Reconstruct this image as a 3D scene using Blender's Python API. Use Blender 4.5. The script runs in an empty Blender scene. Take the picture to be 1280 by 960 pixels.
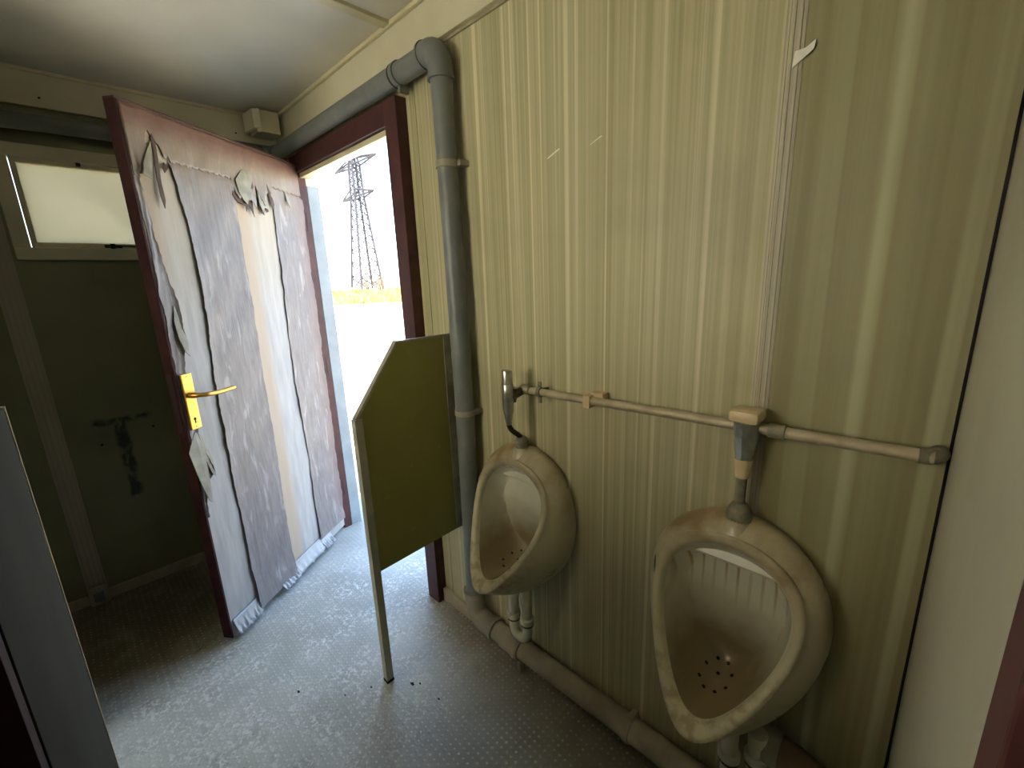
import bpy, bmesh, math, random
from mathutils import Vector, Matrix
random.seed(7)
C = bpy.context.scene.collection
PI = math.pi

# ---------------------------------------------------------------- camera
cam = bpy.data.cameras.new('camera'); cam_o = bpy.data.objects.new('camera', cam); C.objects.link(cam_o)
cam.sensor_width = 36.0; cam.sensor_fit = 'HORIZONTAL'; cam.lens = 549.17/1280*36
cam.clip_start = 0.01; cam.clip_end = 3000
_r = Vector((0.71256595, 0.70061642, -0.03723442)); _u = Vector((-0.13673843, 0.19073159, 0.97207204)); _f = Vector((-0.68815142, 0.68757406, -0.23171003))
m = Matrix(((_r.x, _u.x, -_f.x), (_r.y, _u.y, -_f.y), (_r.z, _u.z, -_f.z)))
cam_o.matrix_world = Matrix.Translation((2.71501, -1.00022, 1.42507)) @ m.to_4x4()
bpy.context.scene.camera = cam_o

# ---------------------------------------------------------------- sky, sun, exposure
vs = bpy.context.scene.view_settings
vs.view_transform = 'Standard'; vs.look = 'None'; vs.gamma = 1.0; vs.use_curve_mapping = False
vs.exposure = 2.5
world = bpy.data.worlds.new('sky'); bpy.context.scene.world = world; world.use_nodes = True
wn = world.node_tree.nodes; wl = world.node_tree.links; wn.clear()
sky = wn.new('ShaderNodeTexSky'); sky.sky_type = 'NISHITA'; sky.sun_disc = False
sky.sun_elevation = math.radians(52); sky.sun_rotation = math.radians(150); sky.dust_density = 2.2; sky.air_density = 1.0; sky.ozone_density = 0.6
bg = wn.new('ShaderNodeBackground'); bg.inputs[1].default_value = 0.30
wo = wn.new('ShaderNodeOutputWorld'); wl.new(sky.outputs[0], bg.inputs[0]); wl.new(bg.outputs[0], wo.inputs[0])
sun = bpy.data.lights.new('sun', 'SUN'); sun.energy = 4.5; sun.angle = math.radians(0.6); sun.color = (1, 0.95, 0.86)
sun_o = bpy.data.objects.new('sun', sun); C.objects.link(sun_o)
sd = Vector((math.sin(math.radians(150))*math.cos(math.radians(52)), math.cos(math.radians(150))*math.cos(math.radians(52)), math.sin(math.radians(52))))
sun_o.rotation_euler = sd.to_track_quat('Z', 'Y').to_euler()

def portal(name, loc, rot, sx, sy):
    l = bpy.data.lights.new(name, 'AREA'); l.shape = 'RECTANGLE'; l.size = sx; l.size_y = sy
    l.cycles.is_portal = True
    o = bpy.data.objects.new(name, l); C.objects.link(o); o.location = loc; o.rotation_euler = rot
portal('door_portal', (0.73, 0.10, 1.0), (-PI/2, 0, 0), 1.0, 2.1)

# ---------------------------------------------------------------- helpers
def tag(o, label=None, cat=None, group=None, kind=None):
    if label: o['label'] = label
    if cat: o['category'] = cat
    if group: o['group'] = group
    if kind: o['kind'] = kind
    return o
def empty(name, loc=(0, 0, 0), rz=0.0, label=None, cat=None, group=None, kind=None):
    o = bpy.data.objects.new(name, None); C.objects.link(o); o.location = loc; o.rotation_euler = (0, 0, rz)
    o.empty_display_size = 0.05
    return tag(o, label, cat, group, kind)
def frame_of(d):
    d = d.normalized(); a = Vector((0, 0, 1)) if abs(d.z) < 0.9 else Vector((1, 0, 0))
    s = d.cross(a).normalized(); return s, s.cross(d).normalized()
class MB:
    def __init__(self): self.b = bmesh.new()
    def box(self, x0, x1, y0, y1, z0, z1, bev=0.0):
        t = bmesh.new(); bmesh.ops.create_cube(t, size=1)
        for v in t.verts:
            v.co = Vector(((x0+x1)/2+v.co.x*(x1-x0), (y0+y1)/2+v.co.y*(y1-y0), (z0+z1)/2+v.co.z*(z1-z0)))
        if bev: bmesh.ops.bevel(t, geom=t.edges[:], offset=bev, segments=2, affect='EDGES', profile=0.6)
        self.merge(t); return self
    def merge(self, t):
        me = bpy.data.meshes.new('t'); t.to_mesh(me); t.free(); self.b.from_mesh(me); bpy.data.meshes.remove(me)
    def rings(self, rings, cap=True, closed=True):
        vs = [[self.b.verts.new(p) for p in r] for r in rings]; n = len(rings[0])
        for a, c in zip(vs, vs[1:]):
            for i in range(n if closed else n-1):
                j = (i+1) % n
                try: self.b.faces.new((a[i], a[j], c[j], c[i]))
                except ValueError: pass
        if cap:
            self.b.faces.new(vs[0][::-1]); self.b.faces.new(vs[-1])
        return self
    def tube(self, pts, r, n=20, cap=True):
        pts = [Vector(p) for p in pts]; rs = r if isinstance(r, (list, tuple)) else [r]*len(pts)
        rr = []; s = None
        for i, p in enumerate(pts):
            if i == 0: d = pts[1]-p
            elif i == len(pts)-1: d = p-pts[i-1]
            else: d = (pts[i+1]-p).normalized()+(p-pts[i-1]).normalized()
            d.normalize()
            if s is None: s, t = frame_of(d)
            else: s = (s-d*s.dot(d)).normalized()
            t = s.cross(d).normalized()
            rr.append([p+(s*math.cos(2*PI*k/n)+t*math.sin(2*PI*k/n))*rs[i] for k in range(n)])
        return self.rings(rr, cap)
    def lathe(self, c, ax, prof, n=28):
        c = Vector(c); ax = Vector(ax).normalized(); s, t = frame_of(ax)
        return self.rings([[c+ax*h+(s*math.cos(2*PI*k/n)+t*math.sin(2*PI*k/n))*r for k in range(n)] for h, r in prof])
    def prism(self, pts, axis, a, b):
        # pts: 2D polygon in remaining axes, extruded along axis from a to b
        def mk(p, v):
            l = list(p); l.insert(axis, v); return Vector(l)
        return self.rings([[mk(p, a) for p in pts], [mk(p, b) for p in pts]])
    def build(self, name, mat, parent=None, smooth=False, loc=None):
        bmesh.ops.recalc_face_normals(self.b, faces=self.b.faces[:])
        me = bpy.data.meshes.new(name); self.b.to_mesh(me); self.b.free()
        if smooth:
            for p in me.polygons: p.use_smooth = True
            me.set_sharp_from_angle(angle=math.radians(40))
        me.materials.append(mat)
        o = bpy.data.objects.new(name, me); C.objects.link(o)
        if parent: o.parent = parent
        if loc: o.location = loc
        return o
def arc(pa, pc, pb, n=8):
    pa, pc, pb = Vector(pa), Vector(pc), Vector(pb)
    return [pa*(1-t)**2+pc*2*t*(1-t)+pb*t*t for t in [i/n for i in range(n+1)]]
def interp(tab, x):
    if x <= tab[0][0]: return tab[0][1]
    for (a, va), (b, vb) in zip(tab, tab[1:]):
        if x <= b: return va+(vb-va)*(x-a)/(b-a)
    return tab[-1][1]

# ---------------------------------------------------------------- materials
def S(r, g, b):
    f = lambda c: (c/255/12.92) if c/255 <= .04045 else ((c/255+.055)/1.055)**2.4
    return (f(r), f(g), f(b), 1)
class M:
    def __init__(self, name, rough=0.6, metal=0.0, spec=0.4):
        self.m = bpy.data.materials.new(name); self.m.use_nodes = True
        self.n = self.m.node_tree.nodes; self.l = self.m.node_tree.links
        self.p = self.n['Principled BSDF']; self.p.inputs['Roughness'].default_value = rough
        self.p.inputs['Metallic'].default_value = metal; self.p.inputs['Specular IOR Level'].default_value = spec
        self.tc = self.n.new('ShaderNodeTexCoord')
    def co(self, scale=(1, 1, 1), loc=(0, 0, 0), rot=(0, 0, 0)):
        mp = self.n.new('ShaderNodeMapping'); mp.inputs['Scale'].default_value = scale; mp.inputs['Location'].default_value = loc
        mp.inputs['Rotation'].default_value = rot
        self.l.new(self.tc.outputs['Object'], mp.inputs[0]); return mp.outputs[0]
    def noise(self, scale, coord=None, detail=4, dist=0.0, rough=0.55):
        t = self.n.new('ShaderNodeTexNoise'); t.inputs['Scale'].default_value = scale; t.inputs['Detail'].default_value = detail
        t.inputs['Distortion'].default_value = dist; t.inputs['Roughness'].default_value = rough
        self.l.new(coord if coord is not None else self.co(), t.inputs['Vector']); return t.outputs['Fac']
    def ramp(self, fac, a, b, ca=(0, 0, 0, 1), cb=(1, 1, 1, 1)):
        r = self.n.new('ShaderNodeValToRGB'); e = r.color_ramp.elements
        e[0].position = a; e[1].position = b; e[0].color = ca; e[1].color = cb
        self.l.new(fac, r.inputs[0]); return r.outputs[0]
    def rampn(self, fac, stops):
        r = self.n.new('ShaderNodeValToRGB'); e = r.color_ramp.elements
        while len(e) < len(stops): e.new(0.5)
        for k, (p, c) in enumerate(stops): e[k].position = p; e[k].color = c
        self.l.new(fac, r.inputs[0]); return r.outputs[0]
    def mix(self, fac, a, b, mode='MIX'):
        x = self.n.new('ShaderNodeMix'); x.data_type = 'RGBA'; x.blend_type = mode
        for s, v in ((x.inputs[0], fac), (x.inputs[6], a), (x.inputs[7], b)):
            if hasattr(v, 'links'): self.l.new(v, s)
            else: s.default_value = v
        return x.outputs[2]
    def math(self, op, a, b=0.0, clamp=False):
        x = self.n.new('ShaderNodeMath'); x.operation = op; x.use_clamp = clamp
        for s, v in ((x.inputs[0], a), (x.inputs[1], b)):
            if hasattr(v, 'links'): self.l.new(v, s)
            else: s.default_value = v
        return x.outputs[0]
    def xyz(self):
        s = self.n.new('ShaderNodeSeparateXYZ'); self.l.new(self.tc.outputs['Object'], s.inputs[0]); return s.outputs
    def step(self, v, a, b):      # 0 at a -> 1 at b
        x = self.n.new('ShaderNodeMapRange'); x.inputs[1].default_value = a; x.inputs[2].default_value = b
        x.interpolation_type = 'SMOOTHSTEP' if False else 'LINEAR'
        self.l.new(v, x.inputs[0]); return x.outputs[0]
    def col(self, c):
        if hasattr(c, 'links'): self.l.new(c, self.p.inputs['Base Color'])
        else: self.p.inputs['Base Color'].default_value = c
        return self
    def rgh(self, v): self.l.new(v, self.p.inputs['Roughness']); return self
    def bump(self, h, strength=0.3, dist=0.002):
        b = self.n.new('ShaderNodeBump'); b.inputs['Strength'].default_value = strength; b.inputs['Distance'].default_value = dist
        self.l.new(h, b.inputs['Height']); self.l.new(b.outputs[0], self.p.inputs['Normal']); return self
def worn(name, c1, c2, scale=8, rough=0.6, metal=0, bump=0.15, lo=.35, hi=.7, coord=(1, 1, 1), bscale=60, spec=.4):
    k = M(name, rough, metal, spec); f = k.noise(scale, k.co(coord), 6)
    k.col(k.ramp(f, lo, hi, c1, c2)); k.bump(k.noise(bscale, k.co(coord)), bump, .001); return k.m

def striped(name, dark, mid, light, cool, seedx, fine):
    k = M(name, 0.5, 0, .35); k.p.inputs['Roughness'].default_value = .5
    z = .6
    a = k.noise(1, k.co((fine, 1, z), (seedx, 0, 0)), 2)
    b = k.noise(1, k.co((fine*.33, 1, z*.25), (seedx+7, 0, 3)), 2)
    c = k.noise(1, k.co((4, 1, .3), (seedx+3, 0, 9)), 3)
    a2 = k.noise(1, k.co((fine*.5, 1, z*.5), (seedx+20, 0, 0)), 2)
    col = k.ramp(k.math('ADD', k.math('MULTIPLY', a, .5), k.math('MULTIPLY', a2, .5)), .40, .60, dark, mid)
    col = k.mix(k.ramp(b, .56, .66), col, light)
    col = k.mix(k.math('MULTIPLY', k.ramp(c, .4, .7), .5), col, cool)
    col = k.mix(k.math('MULTIPLY', k.ramp(k.noise(3.5, k.co(), 5), .5, .75), .22), col, S(120, 108, 78))
    k.col(col); k.bump(k.math('ADD', a, b), .25, .0012); return k.m
wall_a = striped('striped_laminate_warm', S(158, 150, 108), S(188, 180, 138), S(220, 213, 174), S(180, 175, 142), 0, 150)
wall_b = striped('striped_laminate_grey', S(134, 127, 86), S(156, 151, 112), S(186, 183, 146), S(132, 127, 92), 11, 55)
seam_m = striped('seam_laminate', S(158, 150, 126), S(178, 170, 146), S(200, 192, 160), S(160, 154, 136), 5, 240)
cream = worn('cream_painted_sheet', S(196, 190, 158), S(212, 206, 176), 3, .55)
cream_trim = worn('cream_trim', S(200, 190, 150), S(216, 207, 170), 6, .5)
ceil_m = worn('ceiling_sheet', S(196, 192, 176), S(222, 216, 198), 1.6, .38, bump=.05)
left_wall_m = worn('dull_olive_sheet', S(150, 150, 122), S(168, 167, 138), 2.5, .5)
maroon = worn('maroon_paint', S(62, 32, 31), S(84, 46, 43), 14, .5, bump=.2)
maroon_edge = worn('maroon_edge_worn', S(44, 24, 23), S(60, 32, 30), 20, .75, spec=.15)
maroon_dark = worn('maroon_paint_dark', S(38, 22, 21), S(50, 28, 26), 20, .5)
reveal_m = worn('pale_reveal', S(132, 140, 144), S(150, 157, 160), 9, .4)
grey_pvc = worn('grey_pvc', S(104, 108, 104), S(124, 126, 118), 10, .38, bump=.05)
grey_pvc_dusty = worn('grey_pvc_dusty', S(140, 132, 112), S(172, 164, 142), 12, .6)
pvc_floor = worn('beige_dusty_pvc', S(146, 136, 112), S(176, 166, 140), 9, .6)
white_pvc = worn('white_pvc', S(196, 190, 164), S(222, 218, 196), 14, .4, bump=.05)
steel_pipe = worn('dusty_galvanised', S(164, 150, 122), S(190, 176, 146), 25, .5, .3)
chrome = worn('chrome', S(170, 170, 160), S(215, 215, 205), 30, .30, .9, bump=.04)
dull_chrome = worn('tarnished_chrome', S(84, 82, 68), S(116, 112, 96), 40, .35, .9)
verdigris = worn('corroded_metal', S(112, 112, 92), S(150, 142, 116), 60, .6, .2, .3)
cream_plastic = worn('cream_plastic', S(196, 172, 128), S(216, 196, 156), 20, .4)
brass = worn('brass', S(180, 134, 58), S(200, 154, 78), 18, .36, .9, .05)
dark_hole = worn('dark_hole', S(18, 14, 12), S(28, 22, 18), 10, .9)
olive = M('olive_board', .5, 0, .3)
olive.col(olive.mix(olive.ramp(olive.noise(26, None, 5), .66, .72), olive.ramp(olive.noise(3), .3, .7, S(142, 140, 74), S(154, 152, 84)), S(160, 156, 104)))
olive = olive.m
alu = worn('dusty_aluminium', S(150, 146, 128), S(182, 178, 160), 20, .45, .35)
post_m = worn('aged_white_post', S(166, 164, 142), S(190, 188, 168), 12, .5)
grey_board = worn('grey_melamine', S(44, 41, 33), S(54, 51, 41), 4, .9, spec=.1)
black_m = worn('black_iron', S(24, 22, 20), S(40, 36, 32), 30, .5, .4)
white_pt = worn('white_scrap', S(226, 220, 204), S(240, 236, 222), 30, .7)

# porcelain with dust on the outside and brown scale in the bowl
def porcelain(name, grime):
    k = M(name, .22, 0, .5); x, y, z = k.xyz()
    n1 = k.noise(9, None, 6); n2 = k.noise(38, None, 5)
    base = k.ramp(k.noise(4), .3, .7, S(198, 190, 156), S(214, 207, 176))
    # dust settled on the outer top shoulder and on the rim
    top = k.step(z, .66, .84)
    dust = k.math('MULTIPLY', k.ramp(n1, .25, .6), k.math('MULTIPLY', top, 1.0), True)
    col = k.mix(dust, base, S(142, 120, 80))
    rim = k.math('MULTIPLY', k.ramp(n2, .45, .62), k.step(y, -.14, -.2))
    col = k.mix(k.math('MULTIPLY', rim, .55), col, S(146, 122, 76))
    k.col(col)
    k.rgh(k.ramp(n1, .3, .7, (.2, .2, .2, 1), (.5, .5, .5, 1)))
    k.bump(n2, .06, .001); return k.m
def bowl_mat(name, streaks):
    k = M(name, .25, 0, .5); x, y, z = k.xyz()
    n1 = k.noise(7, None, 5); n2 = k.noise(30, None, 5)
    base = k.ramp(k.noise(5), .3, .7, S(212, 208, 182), S(226, 223, 200))
    low = k.math('ADD', k.step(z, .70, .56), k.math('MULTIPLY', k.math('SUBTRACT', n1, .5), 1.2), True)
    col = k.mix(k.math('MULTIPLY', low, .85, True), base, S(124, 104, 62))
    if streaks:
        st = k.math('MULTIPLY', k.math('SINE', k.math('MULTIPLY', x, 2*PI/.026)), 1.0)
        st = k.math('MULTIPLY', k.step(st, .55, .98), k.math('MULTIPLY', k.step(z, .66, .765), k.step(z, .785, .775)))
        st = k.math('MULTIPLY', st, k.ramp(k.noise(1, k.co((55, 1, 4))), .32, .52))
        col = k.mix(k.math('MULTIPLY', st, .8, True), col, S(158, 118, 44))
    k.col(col); return k.m
porc = porcelain('dusty_porcelain', 0); bowl_a = bowl_mat('scaled_bowl', False); bowl_b = bowl_mat('rust_streaked_bowl', True)

# floor: dotted vinyl, dusty
k = M('dotted_vinyl', .55, 0, .4); x, y, z = k.xyz()
n = k.noise(2.2, None, 6); n2 = k.noise(9, None, 6, .5); n3 = k.noise(45, None, 4)
col = k.ramp(n, .35, .65, S(150, 151, 141), S(178, 180, 171))
streak = k.math('MULTIPLY', k.ramp(n2, .40, .62), k.ramp(k.noise(55, None, 5, .4, .7), .50, .58))
col = k.mix(k.math('MULTIPLY', streak, k.math('MULTIPLY', k.step(x, 1.9, 1.35), k.step(x, .35, .7))), col, S(214, 217, 213))
dirt = k.math('ADD', k.step(y, -.32, -.05), k.math('MULTIPLY', k.math('SUBTRACT', n2, .5), 1.1), True)
dirt = k.math('MULTIPLY', dirt, k.step(x, .9, 1.5))
col = k.mix(k.math('MULTIPLY', dirt, .75, True), col, S(118, 102, 78))
dl = k.math('MULTIPLY', k.step(y, -.62, -.8), k.math('ADD', k.step(x, .95, .6), k.math('MULTIPLY', k.math('SUBTRACT', n2, .5), 1.5), True))
col = k.mix(k.math('MULTIPLY', dl, .85, True), col, S(96, 82, 58))
col = k.mix(k.math('MULTIPLY', k.ramp(n3, .7, .74), .6), col, S(70, 62, 50))
u = k.math('MULTIPLY', k.math('ADD', x, y), 2*PI/.042); v = k.math('MULTIPLY', k.math('SUBTRACT', x, y), 2*PI/.042)
dots = k.ramp(k.math('MULTIPLY', k.math('SINE', u), k.math('SINE', v)), .55, .8)
col = k.mix(k.math('MULTIPLY', k.math('MULTIPLY', dots, k.ramp(k.noise(30, None, 3), .4, .6)), .5), col, S(206, 206, 196))
k.col(col); k.bump(k.math('ADD', k.math('MULTIPLY', dots, 1.0), k.math('MULTIPLY', n3, .25)), .5, .0015)
k.rgh(k.ramp(n2, .3, .7, (.36, .36, .36, 1), (.62, .62, .62, 1)))
floor_m = k.m

# window wall sheet with dark glue marks
k = M('dull_sheet_with_glue_marks', .5); x, y, z = k.xyz()
base = k.ramp(k.noise(2.5, None, 5), .35, .7, S(122, 124, 92), S(140, 140, 106))
nn = k.math('MULTIPLY', k.math('SUBTRACT', k.noise(22, None, 6), .5), .05)
yy = k.math('ADD', y, nn); zz = k.math('ADD', z, nn)
def band(v, a, b, s=.008): return k.math('MULTIPLY', k.step(v, a-s, a+s), k.step(v, b+s, b-s))
g = k.math('MAXIMUM', k.math('MULTIPLY', band(yy, -1.0, -.785), band(zz, .838, .862)), k.math('MULTIPLY', band(yy, -.93, -.888), band(zz, .47, .85)))
g = k.math('MULTIPLY', g, k.ramp(k.noise(30, k.co((1, 1, .5)), 5), .3, .5))
g2 = k.math('MULTIPLY', k.math('MULTIPLY', band(y, -1.06, -.92, .04), band(z, .72, .84, .04)), k.ramp(k.noise(9), .35, .7))
col = k.mix(k.math('MULTIPLY', g, .85), base, S(42, 50, 44)); col = k.mix(k.math('MULTIPLY', g2, .35), col, S(60, 60, 46))
lowd = k.math('MULTIPLY', k.step(z, .3, .0), k.ramp(k.noise(6), .3, .7))
col = k.mix(k.math('MULTIPLY', lowd, .4), col, S(84, 76, 54))
k.col(col); k.bump(k.noise(40), .1, .001); glue_wall = k.m

# ---------------------------------------------------------------- room shell
H = 2.295; BX = -2.25; X1 = 2.75; X2 = 4.3; FW = -0.81
# floor
MB().box(0, X2, BX, .29, -.06, 0).build('floor', floor_m)['kind'] = 'structure'
tag(MB().box(-.3, 1.8, .295, 1.05, -.07, -.006, .004).build('trim_1', floor_m), kind='structure')
# ceiling
ce = tag(MB().box(-.06, X2, BX-.06, .06, H+.012, H+.06).build('ceiling', cream), kind='structure')
for a, b in ((0.0, 1.184), (1.224, 2.404), (2.444, X2)):
    MB().box(a, b, BX, 0, H, H+.014).build('ceiling_panel', ceil_m, ce)
for a in (1.184, 2.404):
    MB().box(a, a+.04, BX, -.021, H-.012, H+.012, .003).build('ceiling_strip', cream_trim, ce)
# right wall (urinals, doorway)
wr = tag(MB().box(-.06, .20, 0.004, .06, -.06, H+.02).box(.20, 1.25, .004, .06, 2.05, H+.02).box(1.25, X2, .004, .06, -.06, H+.02).build('wall_right', cream), kind='structure')
for a, b, z0, mt in ((.0, .2225, 0, wall_a), (1.228, 1.288, 0, wall_a), (1.292, 2.44, 0, wall_a), (2.468, X1-.004, 0, wall_b), (X1+.05, X2, 0, wall_a)):
    MB().box(a, b, 0, .004, z0, H).build('wall_panel', mt, wr)
MB().box(.2245, 1.226, 0, .004, 2.06, H).build('wall_panel', wall_a, wr)
mb = MB().box(2.438, 2.47, -.0015, .004, 0, H)
for q in (2.442, 2.450, 2.461): mb.box(q, q+.003, -.003, 0, 0, H, .001)
tag(mb.build('seam_strip', seam_m, wr), 'greyish ribbed joint strip')
for pts in ([(2.455, 1.772), (2.486, 1.792), (2.488, 1.806), (2.474, 1.798), (2.457, 1.797)],):
    tag(MB().prism([(px, pz) for px, pz in pts], 1, -.006, -.0045).build('peeled_scrap', white_pt, wr), 'white torn scrap')
for (a, b, c, d, w) in ((1.882, 1.737, 1.925, 1.752, .004), (2.02, 1.742, 2.056, 1.754, .0025)):
    tag(MB().prism([(a, b), (c, d), (c-.003, d+w), (a+.004, b+w)], 1, -.0012, 0).build('scuff_mark', white_pt, wr), 'pale scrape')
# baseboard right
tag(MB().box(1.232, X1-.005, -.016, 0, 0, .062, .003).build('baseboard_right', pvc_floor), kind='structure')
# fascias + beads
tag(MB().box(.0, X1-.004, -.02, 0, H-.135, H, .002).build('trim_2', cream), kind='structure')
tag(MB().box(.022, X1-.004, -.034, -.02, H-.014, H, .003).build('trim_3', cream_trim), kind='structure')
tag(MB().box(.0, X1-.004, -.006, 0, H-.143, H-.135).build('trim_4', steel_pipe), kind='structure')
tag(MB().box(0, .02, BX, -.02, H-.135, H, .002).build('trim_5', cream), kind='structure')
tag(MB().box(.02, .034, BX, -.034, H-.014, H, .003).build('trim_6', cream_trim), kind='structure')
for yy_ in (-.21, -.9):
    MB().lathe((.02, yy_, H-.10), (1, 0, 0), [(0, .004), (.003, .004)], 10).build('screw', black_m, bpy.data.objects['trim_5'])
# left wall (window wall)
wl_ = tag(MB().box(-.06, 0, BX-.06, -1.085, -.06, H+.02).box(-.06, 0, -.48, 0.06, -.06, H+.02).box(-.06, 0, -1.085, -.48, -.06, 1.575).box(-.06, 0, -1.085, -.48, 2.02, H+.02).build('wall_left', glue_wall), kind='structure')
mb = MB().box(0, .006, -1.165, -1.095, .0, 2.0, .001)
for q in (-1.158, -1.14, -1.122, -1.106): mb.box(.006, .009, q, q+.006, 0, 2.0)
tag(mb.build('cover_strip', seam_m, wl_), 'ribbed joint cover strip')
for y_, z_ in ((-.985, .75), (-.79, .79)):
    MB().lathe((0, y_, z_), (1, 0, 0), [(0, .005), (.003, .005)], 10).build('screw', dark_hole, wl_)
tag(MB().box(0, .014, BX, -.02, 0, .05, .003).build('baseboard_left', pvc_floor), kind='structure')
o = empty('skirting_cap', (.014, -1.13, 0), 0, 'small lumpy grey cap on the skirting under the wall joint strip', 'fitting')
MB().box(0, .03, -.035, .035, .0, .09, .01).build('cap_body', pvc_floor, o); MB().box(.03, .036, -.018, .018, .02, .07, .003).build('cap_lid', grey_pvc, o)
# window 1
wi = empty('window_1', (0, -.78, 1.80), 0, 'small frosted hopper window in a cream frame behind the open door', None, None, 'structure')
y0, y1, z0, z1 = -.305, .30, -.225, .22
mb = MB(); t = .05
mb.box(-.05, .014, y0, y1, z0, z0+t, .004).box(-.05, .014, y0, y1, z1-t, z1, .004).box(-.05, .014, y0, y0+t, z0+t, z1-t, .004).box(-.05, .014, y1-t, y1, z0+t, z1-t, .004)
mb.build('window_frame', cream, wi)
mb = MB(); t2 = .018; a0, a1, b0, b1 = y0+t+.002, y1-t-.002, z0+t+.002, z1-t-.002
mb.box(-.03, .004, a0, a1, b0, b0+t2, .002).box(-.03, .004, a0, a1, b1-t2, b1, .002).box(-.03, .004, a0, a0+t2, b0+t2, b1-t2, .002).box(-.03, .004, a1-t2, a1, b0+t2, b1-t2, .002)
sash = mb.build('sash', cream_trim, wi)
k = M('frosted_glass', .35); tr = k.n.new('ShaderNodeBsdfTranslucent'); tr.inputs[0].default_value = S(236, 226, 178)
df = k.n.new('ShaderNodeBsdfDiffuse'); df.inputs[0].default_value = S(220, 214, 190)
mx = k.n.new('ShaderNodeMixShader'); mx.inputs[0].default_value = .35
nz = k.noise(3, None, 4); k.l.new(k.ramp(nz, .3, .7, S(168, 165, 148), S(182, 179, 163)), tr.inputs[0])
k.l.new(tr.outputs[0], mx.inputs[1]); k.l.new(df.outputs[0], mx.inputs[2]); k.l.new(mx.outputs[0], k.n['Material Output'].inputs[0])
frost = k.m
MB().box(-.016, -.012, a0+t2, a1-t2, b0+t2, b1-t2).build('pane', frost, sash)
la = tag(MB().box(.004, .014, -.03, .03, b0+.0, b0+.014, .002).box(.014, .026, -.012, .006, b0-.004, b0+.018, .003).box(.016, .022, .0, .08, b0+.006, b0+.012, .002).build('latch', black_m, wi), 'black window catch')
MB().box(.004, .010, -.06, -.045, b1-.012, b1+.006, .002).build('stay_pin', black_m, wi)
k = M('fill_window_glass', .35); tr = k.n.new('ShaderNodeBsdfTranslucent'); tr.inputs[0].default_value = (.95, .93, .86, 1)
k.l.new(tr.outputs[0], k.n['Material Output'].inputs[0]); frost2 = k.m
# back wall with added fill-light window + front partition + next room
wx0, wx1, wz0, wz1 = 1.0, 1.95, 1.15, 2.12
tag(MB().box(-.06, wx0, BX-.06, BX, -.06, H+.02).box(wx1, X2, BX-.06, BX, -.06, H+.02).box(wx0, wx1, BX-.06, BX, -.06, wz0).box(wx0, wx1, BX-.06, BX, wz1, H+.02).build('wall_back', cream), kind='structure')
w2 = empty('added_fill_window', ((wx0+wx1)/2, BX, (wz0+wz1)/2), 0, kind='structure')  # unseen window, added to brighten the urinal wall from behind the camera
a_, b_ = (wx1-wx0)/2, (wz1-wz0)/2
MB().box(-a_, a_, -.06, .012, -b_, -b_+.04, .003).box(-a_, a_, -.06, .012, b_-.04, b_, .003).box(-a_, -a_+.04, -.06, .012, -b_+.04, b_-.04, .003).box(a_-.04, a_, -.06, .012, -b_+.04, b_-.04, .003).box(-.015, .015, -.05, .005, -b_+.04, b_-.04, .003).build('window_frame', cream, w2)
for p_, q_ in ((-a_+.04, -.015), (.015, a_-.04)): MB().box(p_, q_, -.03, -.026, -b_+.04, b_-.04).build('pane', frost2, w2)
tag(MB().box(X1, X1+.045, FW, .004, 0, H, .0).box(X1, X1+.045, BX, -1.62, 0, H).box(X1, X1+.045, -1.62, FW, 2.05, H).build('wall_front', worn('partition_sheet', S(160, 156, 132), S(178, 174, 150), 3, .5)), kind='structure')
tag(MB().box(X2, X2+.06, BX-.06, .06, -.06, H+.02).build('wall_far', cream), kind='structure')
tag(MB().box(X1-.0045, X1-.0005, -.012, -.001, 0, H-.14).build('trim_7', dark_hole), kind='structure')
fr = tag(MB().box(X1-.008, X1+.053, FW-.03, FW, 0, 2.05, .001).box(X1-.008, X1+.053, -1.65, -1.62, 0, 2.05, .001).box(X1-.008, X1+.053, -1.62, FW-.03, 2.02, 2.05, .001).build('door_2', maroon), kind='structure')
MB().box(X1+.0, X1+.045, FW-.05, FW-.03, 0, 2.02).build('door_stop', maroon_dark, fr)

# ---------------------------------------------------------------- entrance door frame
df_ = empty('trim_8', (.73, 0, 0), 0, kind='structure'); df_['label'] = 'maroon painted frame of the entrance doorway'
MB().box(-.515, -.445, -.045, -.001, 0, 2.065, .002).build('jamb', maroon, df_)
MB().box(.425, .505, -.045, .012, 0, 2.065, .002).build('jamb', maroon, df_)
MB().box(-.445, .425, -.045, .012, 1.985, 2.065, .002).build('header', maroon, df_)
tag(MB().box(-.445, .425, -.028, .02, 1.962, 1.983, .002).build('header_bead', cream_trim, df_), 'light worn strip under the header')
MB().box(.405, .425, -.015, .055, 0, 1.962, .002).build('jamb_stop', maroon, df_)
MB().box(-.445, .425, .02, .06, 1.99, 2.05).build('outer_header', reveal_m, df_)
tag(MB().box(-.53, -.455, .0045, .066, 0, 1.93, .002).build('outer_reveal', reveal_m, df_), 'pale blue-grey outer edge of the wall')
for z_ in (.25, 1.0, 1.75): MB().lathe((-.451, -.022, z_), (0, 0, 1), [(-.045, .007), (.045, .007)], 12).build('hinge', maroon_dark, df_)

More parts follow.
